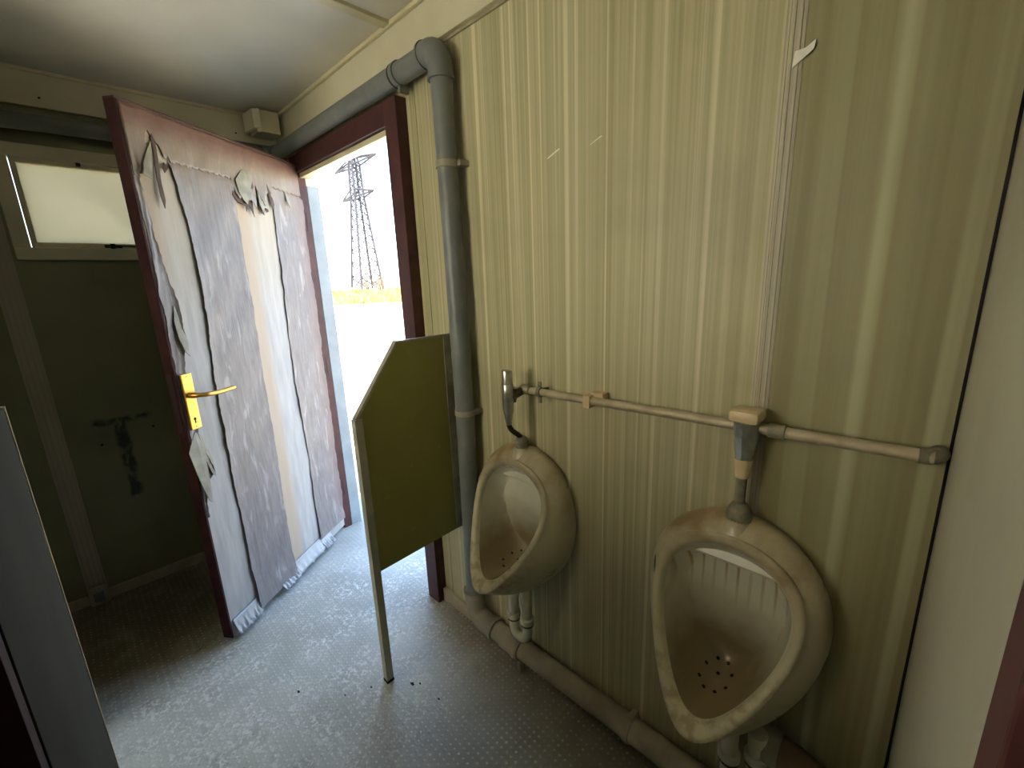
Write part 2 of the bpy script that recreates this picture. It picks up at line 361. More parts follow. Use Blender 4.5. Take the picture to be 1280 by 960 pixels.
# ---------------------------------------------------------------- door 1 (leaf, peeled)
TH = math.radians(55.45)
dr = empty('door_1', (.2735, -.030, 0.02), -TH, 'open entrance door with maroon edges and peeling grey veneer', None, None, 'structure')
W, DH = .88, 2.0
k = M('bare_door_board', .6, 0, .3); x, y, z = k.xyz()
col = k.ramp(k.noise(6, k.co((6, 1, .7)), 5), .35, .65, S(144, 141, 138), S(164, 160, 156))
col = k.mix(k.math('MULTIPLY', k.step(z, 1.2, 1.9), .65), col, S(168, 152, 120))
tint = k.math('MULTIPLY', k.math('MULTIPLY', k.step(x, .375, .42), k.step(x, .50, .47)), .8)
col = k.mix(tint, col, S(162, 142, 118)); 
tint = k.math('MULTIPLY', k.math('MULTIPLY', k.step(x, .80, .84), k.step(z, 1.2, 1.6)), .6)
col = k.mix(tint, col, S(150, 126, 96)); k.col(col); k.bump(k.noise(20, k.co((8, 1, .6)), 5), .15, .002); board = k.m
k = M('weathered_grey_veneer', .5, 0, .4); x, y, z = k.xyz()
f1 = k.noise(14, k.co((4, 1, .6)), 7, .5, .65); f2 = k.noise(5, k.co((5, 1, 1.2), (3, 0, 1)), 6, .6)
col = k.ramp(f1, .35, .65, S(96, 89, 88), S(118, 112, 111))
col = k.mix(k.ramp(f2, .56, .68), col, S(142, 137, 136))
top = k.math('ADD', k.step(z, 1.62, 1.93), k.math('MULTIPLY', k.math('SUBTRACT', k.noise(16, k.co((3, 1, .6)), 5), .5), 1.3), True)
col = k.mix(k.math('MULTIPLY', top, .75, True), col, S(130, 114, 92))
tt = k.math('ADD', k.step(z, 1.90, 1.97), k.math('MULTIPLY', k.math('SUBTRACT', k.noise(30, None, 5), .5), .8), True)
col = k.mix(k.math('MULTIPLY', tt, .85, True), col, S(100, 66, 56))
hin = k.math('ADD', k.step(x, .12, .0), k.math('MULTIPLY', k.math('SUBTRACT', k.noise(14, None, 5), .5), .9), True)
col = k.mix(k.math('MULTIPLY', hin, .55, True), col, S(112, 86, 78))
k.col(col); k.bump(k.noise(16, k.co((9, 1, .5)), 6, .5), .35, .003); veneer = k.m
veneer_back = worn('veneer_reverse', S(58, 42, 34), S(84, 62, 50), 16, .7)
veneer_curl = worn('veneer_curl', S(112, 108, 92), S(150, 146, 128), 16, .55)
foil = worn('crumpled_pale_edge', S(140, 141, 143), S(162, 162, 161), 12, .35, .1, .6, bscale=90)

MB().box(0, W, -.038, 0, 0, DH, .0015).build('door_leaf', board, dr)
MB().box(W, W+.008, -.040, .002, 0, DH, .001).build('edge_band', maroon_edge, dr)
MB().box(-.004, W+.008, -.040, .003, DH, DH+.006, .001).build('edge_band', maroon, dr)
MB().box(.0, W, -.041, -.038, 0, DH).build('rear_face', maroon, dr)
MB().box(-.006, 0, -.040, .002, 0, DH, .001).build('edge_band', maroon, dr)

def sheet(name, uL, uR, z0, z1, off, mat, nu=10, nz=90, jagL=.003, jagR=.003, th=.0012, label=None, bot=None):
    """thin hanging sheet between two ragged edges; off(a, z) is its distance from the board (a: 0 at the hinge side, 1 at the free side)"""
    rnd = random.Random(hash(name+str(z0)+str(len(uL))) % 9999 if False else int((z0+z1)*1000)+len(uL)*7+nu)
    front, back = [], []
    jl = jr = 0
    for j in range(nz+1):
        zz = z0+(z1-z0)*j/nz
        jl = jl*.7+rnd.uniform(-1, 1)*jagL; jr = jr*.7+rnd.uniform(-1, 1)*jagR
        a0, a1 = interp(uR, zz)+jr, interp(uL, zz)+jl
        rowf, rowb = [], []
        for i in range(nu+1):
            a = i/nu; u_ = a0+(a1-a0)*a; zq = zz
            if bot and j < 12: zq = max(zz, bot(a)+(zz-z0)*.5) if bot(a) > z0 else zz
            d = off(a, zz)
            rowf.append(Vector((u_, d+th, zq))); rowb.append(Vector((u_, d, zq)))
        front.append(rowf); back.append(rowb)
    mb = MB(); b = mb.b
    F = [[b.verts.new(p) for p in r] for r in front]; B = [[b.verts.new(p) for p in r] for r in back]
    for j in range(nz):
        for i in range(nu):
            b.faces.new((F[j][i], F[j][i+1], F[j+1][i+1], F[j+1][i])); b.faces.new((B[j][i], B[j+1][i], B[j+1][i+1], B[j][i+1]))
        b.faces.new((F[j][0], F[j+1][0], B[j+1][0], B[j][0])); b.faces.new((F[j][nu], B[j][nu], B[j+1][nu], F[j+1][nu]))
    for i in range(nu):
        b.faces.new((F[0][i], B[0][i], B[0][i+1], F[0][i+1])); b.faces.new((F[nz][i], F[nz][i+1], B[nz][i+1], B[nz][i]))
    o = mb.build(name, mat, dr, smooth=True)
    if label: o['label'] = label
    return o
wav = lambda a, z, k1=1.0: .0016*math.sin(z*11*k1+a*5)+.001*math.sin(z*29+a*9)
def curl_both(h, hl, hr, w=.18):
    def f(a, z):
        if z > 1.84: return .0008
        l = max(0, 1-(1-a)/w)**2*hl; r = max(0, 1-a/w)**2*hr
        bottom = max(0, 1-z/.22)**2*.022
        return max(.001, h+l+r+bottom+wav(a, z)+.002)
    return f
# strip A : along the free edge
sheet('veneer_strip', [(0, .879), (2, .879)], [(0, .876), (.60, .874), (.636, .864), (.70, .842), (.715, .820), (.74, .826), (.80, .84), (.90, .845), (1.12, .848), (1.19, .840), (1.25, .824), (1.36, .822), (1.47, .838), (1.58, .853), (1.78, .857)], .55, 1.80,
      lambda a, z: max(.001, .002+max(0, 1-a/.5)**2*(.003+.007*math.exp(-((z-1.27)/.10)**2)+.008*math.exp(-((z-.74)/.06)**2))+wav(a, z)*.6), veneer, nu=8, nz=120, jagR=.0035)
sheet('veneer_strip', [(0, .735), (.66, .738), (1.07, .730), (1.25, .716), (1.407, .709), (1.61, .714), (1.78, .728), (1.86, .742)],
      [(0, .490), (.53, .475), (1.115, .470), (1.6, .460), (1.86, .461)], .02, 1.86, curl_both(.0015, .0045, .002), veneer, nu=16, nz=150, jagL=.0028, jagR=.0018)
sheet('veneer_strip', [(0, .262), (.25, .262), (.56, .250), (.956, .269), (1.54, .239), (1.86, .226)],
      [(0, .040), (.2, .020), (2, .006)], .06, 1.86, curl_both(.001, .0025, .004), veneer, nu=12, nz=140, jagL=.0025, jagR=.004)
# top band, with torn hanging points
def topbot(a):
    u_ = .002+(.878-.002)*a
    t = [(0, 1.85), (.225, 1.86), (.235, 1.80), (.25, 1.84), (.285, 1.80), (.30, 1.765), (.315, 1.80), (.33, 1.85), (.345, 1.80), (.362, 1.745), (.372, 1.76), (.385, 1.80), (.40, 1.84), (.425, 1.80), (.44, 1.775), (.458, 1.79), (.462, 1.85), (.70, 1.85), (.735, 1.85), (.745, 1.87), (.752, 1.845), (.76, 1.88), (.775, 1.90), (.80, 1.935), (.815, 1.90), (.822, 1.83), (.838, 1.792), (.852, 1.80), (.858, 1.78), (.9, 1.78)]
    return interp(t, u_)
nu, nz = 150, 14; mb = MB(); b = mb.b; rows = []
for j in range(nz+1):
    row = []
    for i in range(nu+1):
        a = i/nu; u_ = .002+.876*a; zb = topbot(a)+.004*math.sin(i*2.7)+.003*math.sin(i*5.1); zz = zb+(1.996-zb)*j/nz
        lift = max(0, (1.86-zz)/.1)**1.4*.016 if zb < 1.84 and .225 < u_ < .46 else max(0, (1.88-zz)/.1)**1.3*.010 if .81 < u_ < .856 else 0
        row.append(Vector((u_, .0035+lift+wav(a*6, zz)*.5, zz)))
    rows.append(row)
mb.rings(rows, False, False)
tb = mb.build('veneer_sheet', veneer, dr, smooth=True)
so = tb.modifiers.new('thick', 'SOLIDIFY'); so.thickness = .0012; so.offset = -1
# curled flaps showing the reverse
def flap(pts, mat=veneer_back, label='dark torn flap'):
    """pts: centre (u, z), half width, lift"""
    mb = MB(); rr = []
    for (u_, z_, w_, d) in pts:
        rr.append([Vector((u_-w_, .004+d*.3, z_)), Vector((u_, .005+d, z_)), Vector((u_+w_, .004+d*.6, z_)), Vector((u_, .0035+d*.5, z_))])
    mb.rings(rr, True, True)
    tag(mb.build('torn_flap', mat, dr), label)
FL = [
    ('d', [(0.7841, 1.928), (0.7773, 1.9012), (0.7827, 1.8358), (0.7904, 1.775), (0.7909, 1.7148), (0.7998, 1.6862), (0.8057, 1.7245), (0.8037, 1.7843), (0.7931, 1.8625), (0.792, 1.9087)]),
    ('g', [(0.7934, 1.9026), (0.8001, 1.8665), (0.8166, 1.8108), (0.8307, 1.7731), (0.8558, 1.7825), (0.8446, 1.8218), (0.8165, 1.8682)]),
    ('d', [(0.7603, 1.8438), (0.7478, 1.8287), (0.7729, 1.8053), (0.7728, 1.8202)]),
    ('d', [(0.4654, 1.837), (0.4591, 1.8095), (0.4345, 1.7772), (0.4152, 1.7489), (0.4582, 1.7625), (0.4747, 1.7852)]),
    ('g', [(0.354, 1.9181), (0.3441, 1.8677), (0.3683, 1.8255), (0.3794, 1.7783), (0.3984, 1.7754), (0.4107, 1.7548), (0.4256, 1.7712), (0.4418, 1.798), (0.445, 1.8481), (0.402, 1.893)]),
    ('d', [(0.354, 1.9181), (0.3462, 1.8824), (0.3435, 1.8375), (0.3686, 1.8104), (0.3647, 1.7806), (0.3831, 1.7626), (0.3736, 1.7103), (0.3853, 1.7395), (0.3965, 1.7606), (0.4149, 1.7279), (0.4112, 1.766), (0.391, 1.7841), (0.3664, 1.8334)]),
    ('g', [(0.3206, 1.8493), (0.2865, 1.8477), (0.2735, 1.8026), (0.279, 1.7539), (0.3016, 1.7588), (0.3221, 1.7362), (0.3301, 1.7704)]),
    ('d', [(0.276, 1.8022), (0.2747, 1.7464), (0.2881, 1.7407), (0.2955, 1.7596), (0.3106, 1.7457), (0.3093, 1.726), (0.3231, 1.7322), (0.3238, 1.7635), (0.2978, 1.7751)]),
    ('d', [(0.2516, 1.8699), (0.2361, 1.8327), (0.2286, 1.7853), (0.243, 1.7506), (0.2517, 1.7819), (0.2551, 1.8295)]),
    ('g', [(0.1334, 1.8585), (0.1126, 1.8195), (0.1267, 1.7832), (0.1367, 1.8158)]),
    ('g', [(0.8597, 0.894), (0.8321, 0.8708), (0.8271, 0.8282), (0.8158, 0.7615), (0.8187, 0.6994), (0.8314, 0.7124), (0.8432, 0.7698), (0.8493, 0.6858), (0.8617, 0.6074), (0.8725, 0.6203), (0.8861, 0.69), (0.8942, 0.7483), (0.9029, 0.8253), (0.8875, 0.8519)]),
    ('g', [(0.837, 1.3613), (0.8204, 1.2979), (0.8213, 1.2253), (0.8269, 1.1754), (0.8395, 1.1914), (0.8504, 1.2385), (0.8513, 1.301)]),
    ('d', [(0.8295, 1.352), (0.8183, 1.3066), (0.8192, 1.2342), (0.8268, 1.1847), (0.8291, 1.2355), (0.8302, 1.2988)]),
]
for kind_, pts in FL:
    zt = max(q[1] for q in pts); zb = min(q[1] for q in pts); um = sum(q[0] for q in pts)/len(pts)
    b = bmesh.new(); mx_ = .016 if kind_ == 'g' else .013
    fr_ = [b.verts.new((u_, .0045+mx_*((zt-z_)/(zt-zb))**1.2*(1 if kind_ == 'g' else .8), z_)) for u_, z_ in pts]
    bk_ = [b.verts.new((v.co.x, v.co.y-.0025, v.co.z)) for v in fr_]
    f_ = b.faces.new(fr_); g_ = b.faces.new(bk_[::-1])
    for q in range(len(pts)): b.faces.new((fr_[q], bk_[q], bk_[(q+1) % len(pts)], fr_[(q+1) % len(pts)]))
    bmesh.ops.triangulate(b, faces=[f_, g_])
    mb = MB(); mb.merge(b); tag(mb.build('torn_flap', veneer_curl if kind_ == 'g' else veneer_back, dr), 'grey curled flap' if kind_ == 'g' else 'dark torn flap')
# foil-like turned-out bottom hem
def hem(u0, u1, zt, dep, name='bottom_hem'):
    mb = MB(); rr = []
    N = 26
    for j in range(7):
        f = j/6; row = []
        for i in range(N+1):
            u_ = u0+(u1-u0)*i/N; cr = .004*math.sin(i*1.9+j)+.003*math.sin(i*3.7+j*2.1)
            row.append(Vector((u_, .003+dep*(1-f)**1.6+abs(cr)*(1-f)*1.3+.001*math.sin(j*3+i), (zt)*f+.004*math.sin(i*1.3)*(1-f)+.004)))
        rr.append(row)
    mb.rings(rr, False, False); o = mb.build(name, foil, dr, smooth=True)
    s = o.modifiers.new('thick', 'SOLIDIFY'); s.thickness = .0015; s.offset = -1
hem(.735, .872, .07, .022); hem(.478, .60, .06, .034); hem(.262, .48, .065, .026); hem(.175, .26, .05, .034)
# handle
hd = MB().box(.832, .876, .006, .0125, .905, 1.115, .003).build('handle_plate', brass, dr)
lever = arc((.855, .012, 1.035), (.855, .062, 1.035), (.82, .062, 1.032), 8)+arc((.82, .062, 1.032), (.77, .064, 1.026), (.70, .060, 1.028), 8)[1:]
MB().tube(lever, [.011]*3+[.0085]*(len(lever)-4)+[.0075], 14).build('lever', brass, hd, smooth=True)
MB().lathe((.855, .0125, .945), (0, 1, 0), [(0, .0055), (.0006, .0055)], 12).box(.8525, .8575, .0125, .0131, .928, .945).build('keyhole', dark_hole, hd)
for z_ in (.915, 1.105): MB().lathe((.854, .0125, z_), (0, 1, 0), [(0, .003), (.0008, .0025)], 10).build('screw', dull_chrome, hd)
MB().box(W+.008, W+.010, -.03, -.01, .90, 1.12).build('lock_faceplate', maroon_dark, dr)

# ---------------------------------------------------------------- divider panel between door and urinals
dv = empty('urinal_divider', (1.42, -.41, 0), 0, 'olive green privacy panel with a chamfered corner on one thin post', 'divider')
PX = 1.42
MB().prism([(-.004-(-.41), 1.235), (-.245+.41, 1.235), (-.408+.41, 1.012), (-.408+.41, .455), (-.004+.41, .468)], 0, -.009, .009).build('board', olive, dv)
MB().prism([(.165, 1.235), (.163, 1.242), (-.008, 1.014), (.002, 1.012)], 0, -.011, .011).build('edge_trim', alu, dv)
MB().box(-.011, .011, .165, .405, 1.235, 1.241).build('edge_trim', alu, dv)
tag(MB().box(-.013, .014, -.012, .014, 0, 1.012, .001).build('post', post_m, dv), 'pale post down to the floor')
MB().box(.009, .013, .352, .406, .468, 1.235).box(-.013, -.009, .38, .406, .468, 1.235).build('wall_channel', alu, dv)
tag(MB().box(-.014, .015, -.013, .015, 0, .012, .001).build('foot', dark_hole, dv), 'dirty foot')

# ---------------------------------------------------------------- urinals
def urinal(name, loc, label, bowl, streaks):
    root = empty(name, loc, 0, label, 'urinal', 'two wall-hung urinals')
    N = 72
    def egg(t, W_, e): return W_*math.sin(t)*(1+e*math.cos(t))
    def rimpt(t, sc=1.0, n_off=0.0):
        s = (1-math.cos(t))/2
        x_ = egg(t, .150, .32)
        sp = .5+(s-.5)*sc
        z_ = .868+(.482-.868)*sp
        y_ = -.078-.180*max(0, sp)**1.85
        return Vector((x_*sc, y_-n_off*.93, z_+n_off*.36))
    def wallpt(t):
        s = (1-math.cos(t))/2
        return Vector((egg(t, .182, .10), 0.0, .893+(.405-.893)*s))
    rings = []
    ts = [2*PI*i/N for i in range(N)]
    K = 12
    for kk in range(K+1):
        f = kk/K; ring = []
        for t in ts:
            a = wallpt(t); b = rimpt(t, 1.0); p = a.lerp(b, f)
            out = Vector((math.sin(t), 0, math.cos(t))); bulge = math.sin(PI*f)
            p += out*bulge*(.020 if math.cos(t) > 0 else .018+.010*abs(math.cos(t)))
            ring.append(p)
        rings.append(ring)
    for sc, no in ((.995, .006), (.975, .010), (.945, .0115), (.90, .011), (.865, .008), (.845, .002), (.832, -.008)):
        rings.append([rimpt(t, sc, no) for t in ts])
    MB().rings(rings, False).build('bowl_shell', porc, root, smooth=True)
    # inside of the bowl
    ins = []; cen = Vector((0, -.135, .655))
    G = 18
    for g in range(G+1):
        r = 1-g/G; ring = []
        for t in ts:
            e = rimpt(t, .832, -.008); c0 = Vector((0, cen.y-.0, cen.z)); p = c0.lerp(e, r)
            s = (.868-p.z)/.386
            dep = (.085+.085*max(0, min(1, (s-.1)/.7)))*(1-r**5)**.85
            p = p+Vector((0, dep*.93, -dep*.34))
            if p.y > -.028: p.y = -.028-(.0)
            ring.append(p)
        ins.append(ring)
    mb = MB(); mb.rings(ins[:-1], False); mb.b.faces.new(mb.b.verts[-N:]) if False else None
    b = mb.b; b.verts.ensure_lookup_table(); last = b.verts[-N:]; cv = b.verts.new(ins[-1][0])
    for i in range(N): b.faces.new((last[i], last[(i+1) % N], cv))
    inner = mb.build('basin', bowl, root, smooth=True)
    return root, inner
def drain_hole_spots():
    return [(0, 0)]+[(.030*math.cos(PI/8+PI/4*q), .030*math.sin(PI/8+PI/4*q)) for q in range(8)]
def finish_urinal(root, inner):
    # lay holes on the actual basin surface by ray casting in local space
    from mathutils.bvhtree import BVHTree
    me = inner.data; bv = BVHTree.FromPolygons([v.co for v in me.vertices], [p.vertices for p in me.polygons])
    for (a, c_) in drain_hole_spots():
        o = Vector((a-.004, -.5, .505+c_)); h = bv.ray_cast(o+Vector((0, 0, .20)), Vector((0, .9, -.43)).normalized())
        if h[0] is None: continue
        nrm = h[1] if h[1].y < 0 else -h[1]
        MB().lathe(h[0]-nrm*.001, nrm, [(0, .0042), (.0016, .0042)], 12).build('drain_hole', dark_hole, root)
    # spray ledge
    mb = MB(); mb.prism([(-.030, .83), (-.052, .787), (-.050, .781), (-.026, .785)], 0, -.096, .096); mb.build('spray_ledge', inner.data.materials[0], root)
    # inlet boss
    MB().lathe((0, -.040, .868), (0, -.05, 1), [(0, .040), (.010, .034), (.022, .027), (.032, .025)], 28).build('inlet_boss', porc, root, smooth=True)
r1, i1 = urinal('urinal', (1.79, 0, 0), 'dusty cream urinal beside the olive divider panel, crusted lip', bowl_a, False); finish_urinal(r1, i1)
r2, i2 = urinal('urinal', (2.445, 0, 0), 'large cream urinal nearest the viewer with rust streaks in its bowl and a chipped shoulder', bowl_b, True); finish_urinal(r2, i2)
for rr_ in (r1, r2): del rr_['group']
# crack on the near urinal's shoulder
mb = MB(); mb.tube([(-.1515, -.118, .775), (-.150, -.122, .762), (-.147, -.128, .752), (-.146, -.131, .738)], [.0006, .0014, .0012, .0005], 6)
tag(mb.build('crack', dark_hole, r2), 'dark crack in the glaze')

# ---------------------------------------------------------------- supply pipe and flush valves
sp = empty('supply_pipe', (1.80, -.036, 1.09), 0, 'thin dusty water pipe running along the wall above both urinals', 'pipe')
MB().tube([(.0, 0, 0), (.93, 0, .023)], .0115, 18).build('pipe', steel_pipe, sp, smooth=True)
MB().tube([(.03, 0, .0008), (-.005, 0, 0)], .0155, 18).build('coupling', verdigris, sp, smooth=True)
MB().tube([(.685, 0, .017), (.715, 0, .0177)], .0150, 18).build('coupling', verdigris, sp, smooth=True)
tag(MB().tube(arc((.91, 0, .0225), (.935, 0, .023), (.935, .03, .023), 6), .014, 16).build('elbow', verdigris, sp, smooth=True), 'corroded end elbow')
cl = MB().tube([(.062, 0, .0015), (.074, 0, .0018)], .0155, 18).box(.063, .073, .005, .036, -.006, .010, .001).box(.063, .073, -.004, .004, .014, .034, .002).box(.063, .073, -.004, .004, -.032, -.012, .002)
cl.build('pipe_clip', verdigris, sp, smooth=True)
tag(MB().box(.235, .256, -.016, .036, -.013, .022, .002).box(.245, .285, .005, .036, -.008, .028, .003).build('pipe_clip', cream_plastic, sp), 'cream plastic clip')

v1 = empty('flush_valve', (1.79, -.042, .885), 0, 'slim chrome push-button flush valve over the urinal by the divider', 'valve')
vx, vy = -.008, -.046
MB().lathe((vx, vy, .232), (0, 0, 1), [(0, .0165), (.038, .0165), (.041, .015)], 26).build('push_button', chrome, v1, smooth=True)
MB().lathe((vx, vy, .10), (0, 0, 1), [(0, .0095), (.030, .0125), (.045, .0165), (.10, .0180), (.128, .0175), (.130, .016)], 26).build('valve_body', chrome, v1, smooth=True)
MB().tube([(vx, vy, .185), (vx+.012, vy+.03, .199), (.014, .006, .205)], [.014, .016, .012], 20).tube([(vx+.004, vy+.016, .170), (vx+.006, vy+.018, .215)], [.011, .017], 18).build('side_inlet', dull_chrome, v1, smooth=True)
pts = [(vx, vy, .12)]+arc((vx, vy, .105), (vx, vy, .085), (-.004, -.030, .072), 5)+arc((-.001, -.010, .055), (0, 0, .047), (0, 0, .035), 5)
MB().tube(pts, .0085, 16).build('flush_tube', dull_chrome, v1, smooth=True)
MB().lathe((0, 0, .010), (0, 0, 1), [(0, .020), (.003, .0215), (.026, .0215), (.034, .018), (.040, .011)], 20).build('inlet_nut', verdigris, v1, smooth=True)

v2 = empty('flush_valve', (2.445, -.040, .885), 0, 'flush valve with square cream button and cream collar over the nearest urinal', 'valve')
mb = MB().box(-.029, .029, -.035, .025, .236, .262, .010); mb.build('push_button', cream_plastic, v2, smooth=True)
mb = MB(); n = 14
mb.lathe((0, -.004, .152), (0, 0, 1), [(0, .0165), (.02, .020), (.05, .0245), (.084, .0245)], 10); mb.build('valve_body', chrome, v2, smooth=False)
MB().lathe((0, -.004, .110), (0, 0, 1), [(0, .0135), (.02, .0150), (.042, .0180)], 24).build('collar', cream_plastic, v2, smooth=True)
MB().tube([(0, 0, .020), (-.001, -.002, .06), (0, -.004, .112)], .0105, 18).build('flush_tube', verdigris, v2, smooth=True)
MB().lathe((0, 0, .004), (0, 0, 1), [(0, .024), (.005, .027), (.018, .0265), (.028, .023), (.038, .018), (.044, .012)], 24).build('inlet_nut', verdigris, v2, smooth=True)
MB().tube([(.0, .005, .222), (.06, .006, .222)], .011, 14).build('side_inlet', verdigris, v2, smooth=True)

# ---------------------------------------------------------------- waste pipes
wp = empty('waste_pipe', (1.505, -.048, 0), 0, 'fat grey plastic pipe running over the doorway, down the wall and along the floor', 'pipe')
R_ = .034
MB().tube([(0, 0, .20), (.006, 0, .5), (.013, 0, 1.0), (.008, 0, 1.5), (.0, 0, 2.04)], R_, 28).build('riser', grey_pvc, wp, smooth=True)
MB().tube([(-.02, 0, 2.112), (-1.43, -.002, 2.113)], R_, 28).build('overhead_run', grey_pvc, wp, smooth=True)
el = arc((0, 0, 2.05), (0, 0, 2.115), (-.055, 0, 2.115), 8)
MB().tube([(0, 0, 2.03)]+el+[(-.070, 0, 2.115)], [.039]+[.039]*len(el)+[.039], 28).tube([(0, 0, 2.026), (0, 0, 2.036)], .042, 28).tube([(-.066, 0, 2.115), (-.074, 0, 2.115)], .042, 28).build('elbow', grey_pvc, wp, smooth=True)
el = arc((0, 0, .17), (0, 0, .10), (.07, 0, .10), 8)
MB().tube([(0, 0, .22)]+el+[(.12, 0, .101)], .040, 28).tube([(0, 0, .21), (0, 0, .222)], .044, 28).tube([(.112, 0, .101), (.124, 0, .101)], .045, 28).build('elbow', grey_pvc_dusty, wp, smooth=True)
MB().tube([(.10, 0, .101), (1.235, 0, .118)], .0355, 28).build('floor_run', pvc_floor, wp, smooth=True)
MB().tube([(.17, 0, .102), (.255, 0, .1035)], .0405, 28).tube([(.25, 0, .1035), (.262, 0, .1035)], .0435, 28).build('coupling', pvc_floor, wp, smooth=True)
MB().tube([(.235, 0, .1035), (.255, 0, .1035)], .046, 24).box(.236, .254, -.010, .010, .0, .07, .002).build('pipe_clip', pvc_floor, wp, smooth=True)
MB().tube([(.69, 0, .110), (.71, 0, .110)], .040, 24).box(.692, .708, -.008, .03, .13, .156, .002).build('pipe_clip', pvc_floor, wp, smooth=True)
for z_, px_ in ((1.787, .004), (.967, .013)):
    tag(MB().tube([(px_, 0, z_-.010), (px_, 0, z_+.010)], .0375, 28).box(.030, .056, .010, .047, z_-.008, z_+.010, .002).build('pipe_clip', grey_pvc_dusty, wp, smooth=True), 'pale grey clip')
MB().tube([(-.215, 0, 2.112), (-.235, 0, 2.112)], .039, 28).box(-.23, -.215, -.008, .028, 2.055, 2.08, .002).build('pipe_clip', grey_pvc, wp, smooth=True)
MB().tube([(-.235, 0, 2.112), (-.245, 0, 2.112)], .0385, 28).build('joint_ring', black_m, wp, smooth=True)
el = arc((-1.40, -.002, 2.113), (-1.455, -.002, 2.113), (-1.455, -.06, 2.108), 8)
MB().tube(el, .038, 28).build('elbow', grey_pvc, wp, smooth=True)
wp2 = empty('overhead_pipe', (.05, -.11, 2.105), 0, 'dark pipe running above the frosted window behind the door', 'pipe')
MB().tube([(0, .01, 0), (0, -2.1, -.03)], .032, 24).build('pipe', grey_pvc, wp2, smooth=True)
for y_ in (-.45, -1.2): MB().tube([(0, y_, -.0144*(-y_)), (0, y_-.02, -.0144*(-y_))], .036, 20).box(-.05, -.02, y_-.018, y_-.002, -.03, 0).build('pipe_clip', grey_pvc, wp2, smooth=True)

def trap(name, loc, label, rz, h1):
    t = empty(name, loc, rz, label, 'pipe')
    r = .0165; a = .028
    U = [(a, 0, .03)]+[(a*math.cos(q), 0, -.05-a*math.sin(q)*1.15) for q in [PI*i/12 for i in range(13)]]+[(-a, 0, .0)]
    MB().tube(U, r, 20).build('u_bend', white_pvc, t, smooth=True)
    MB().tube([(a, 0, .02), (a, 0, h1)], [r, r*1.25], 20).build('tailpiece', white_pvc, t, smooth=True)
    top = arc((-a, 0, .03), (-a, 0, .10), (-a, .05, .115), 8)
    MB().tube([(-a, 0, -.01)]+top+[(-a, .088, .115)], r*1.05, 20).build('outlet', white_pvc, t, smooth=True)
    for s in (-a, a): MB().lathe((s, 0, -.012), (0, 0, 1), [(0, .021), (.003, .0235), (.020, .0235), (.023, .020)], 20).build('slip_nut', white_pvc, t, smooth=True)
    for s in (-a, a): MB().lathe((s, 0, -.0165), (0, 0, 1), [(0, .0225), (.0045, .0225)], 20).build('seal_ring', dull_chrome, t, smooth=True)
    return t
trap('drain_trap', (1.812, -.100, .305), 'white plastic trap hanging under the urinal beside the divider', math.radians(8), .135)
trap('drain_trap', (2.515, -.105, .352), 'white plastic trap under the nearest urinal', math.radians(35), .068)
bp = empty('branch_pipe', (2.585, -.065, .345), 0, 'stubby dark brown pipe behind the trap at the lower right', 'pipe')
MB().tube([(-.03, .0, .035)]+arc((.0, 0, .035), (.10, 0, .03), (.12, 0, -.08), 8)+[(.125, 0, -.16)], .034, 24).build('pipe', worn('brown_pipe', S(96, 78, 56), S(124, 102, 76), 12, .6), bp, smooth=True)
MB().tube([(-.035, 0, .035), (-.005, 0, .035)], .039, 24).build('collar', grey_pvc_dusty, bp, smooth=True)

# ---------------------------------------------------------------- corner casing
cb = empty('corner_casing', (.05, -.02, H), 0, 'cream wooden block boxed into the ceiling corner above the door', 'box')
MB().prism([(.0, -.03), (.125, -.03), (.125, -.115), (.105, -.13), (0, -.13)], 2, -.115, -.016).build('block', cream_trim, cb)
MB().prism([(.0, -.14), (.0, -.155), (.115, -.145), (.135, -.12), (.125, -.116), (.105, -.131)], 2, -.10, -.016).build('flap', cream, cb)

# ---------------------------------------------------------------- cubicle partition at the left
cp = empty('cubicle_partition', (1.55, -1.104, 0), 0, 'grey cubicle panel edge in the left foreground', 'partition')
MB().box(0, .52, -.026, 0, .0, 1.24, .001).build('front_panel', grey_board, cp)
tag(MB().box(-.004, 0, -.028, .002, .0, 1.24).build('edge_strip', cream_trim, cp), 'pale edging strip')
MB().box(0, .025, -1.14, -.026, .0, 1.24).build('side_panel', grey_board, cp)
MB().box(.52, .55, -.03, -.002, 0, 1.24, .001).build('door_post', maroon_edge, cp)
tag(MB().box(.93, .955, BX, -1.32, 0, H, .001).build('added_light_baffle', grey_board), kind='structure')  # unseen partition, added to keep the fill window's light off the left wall
cd = empty('cubicle_door', (2.105, -1.14, .05), 0, 'dark maroon cubicle door at the bottom left corner, swung inward', 'door')
MB().box(0, .03, -.60, 0, 0, 1.15, .002).build('panel', maroon_dark, cd)
MB().lathe((.03, -.54, .95), (1, 0, 0), [(0, .02), (.03, .018), (.045, .010)], 16).build('knob', dull_chrome, cd, smooth=True)

# small debris on the floor
for (dx, dy, s, l_) in ((1.50, -.36, .008, 'largest dark crumb on the floor just behind the divider post foot'), (1.52, -.34, .004, 'small dark speck touching the biggest crumb behind the divider post'),
        (1.62, -.33, .004, 'dark speck on the floor between the divider post and the floor pipe'), (1.40, -.47, .004, 'dark speck on the floor just left of the divider post foot'),
        (1.22, -.66, .006, 'lone dark crumb in the middle of the pale dusty floor'), (1.36, -.55, .003, 'faintest dark speck between the divider post and the lone floor crumb')):
    o = MB().prism([(dx-s, dy-s*.4), (dx+s*.8, dy-s*.5), (dx+s, dy+s*.4), (dx-.3*s, dy+s*.6)], 2, 0.0, .003).build('debris_crumb', dark_hole)
    tag(o, l_, 'debris', 'dark crumbs on the floor')

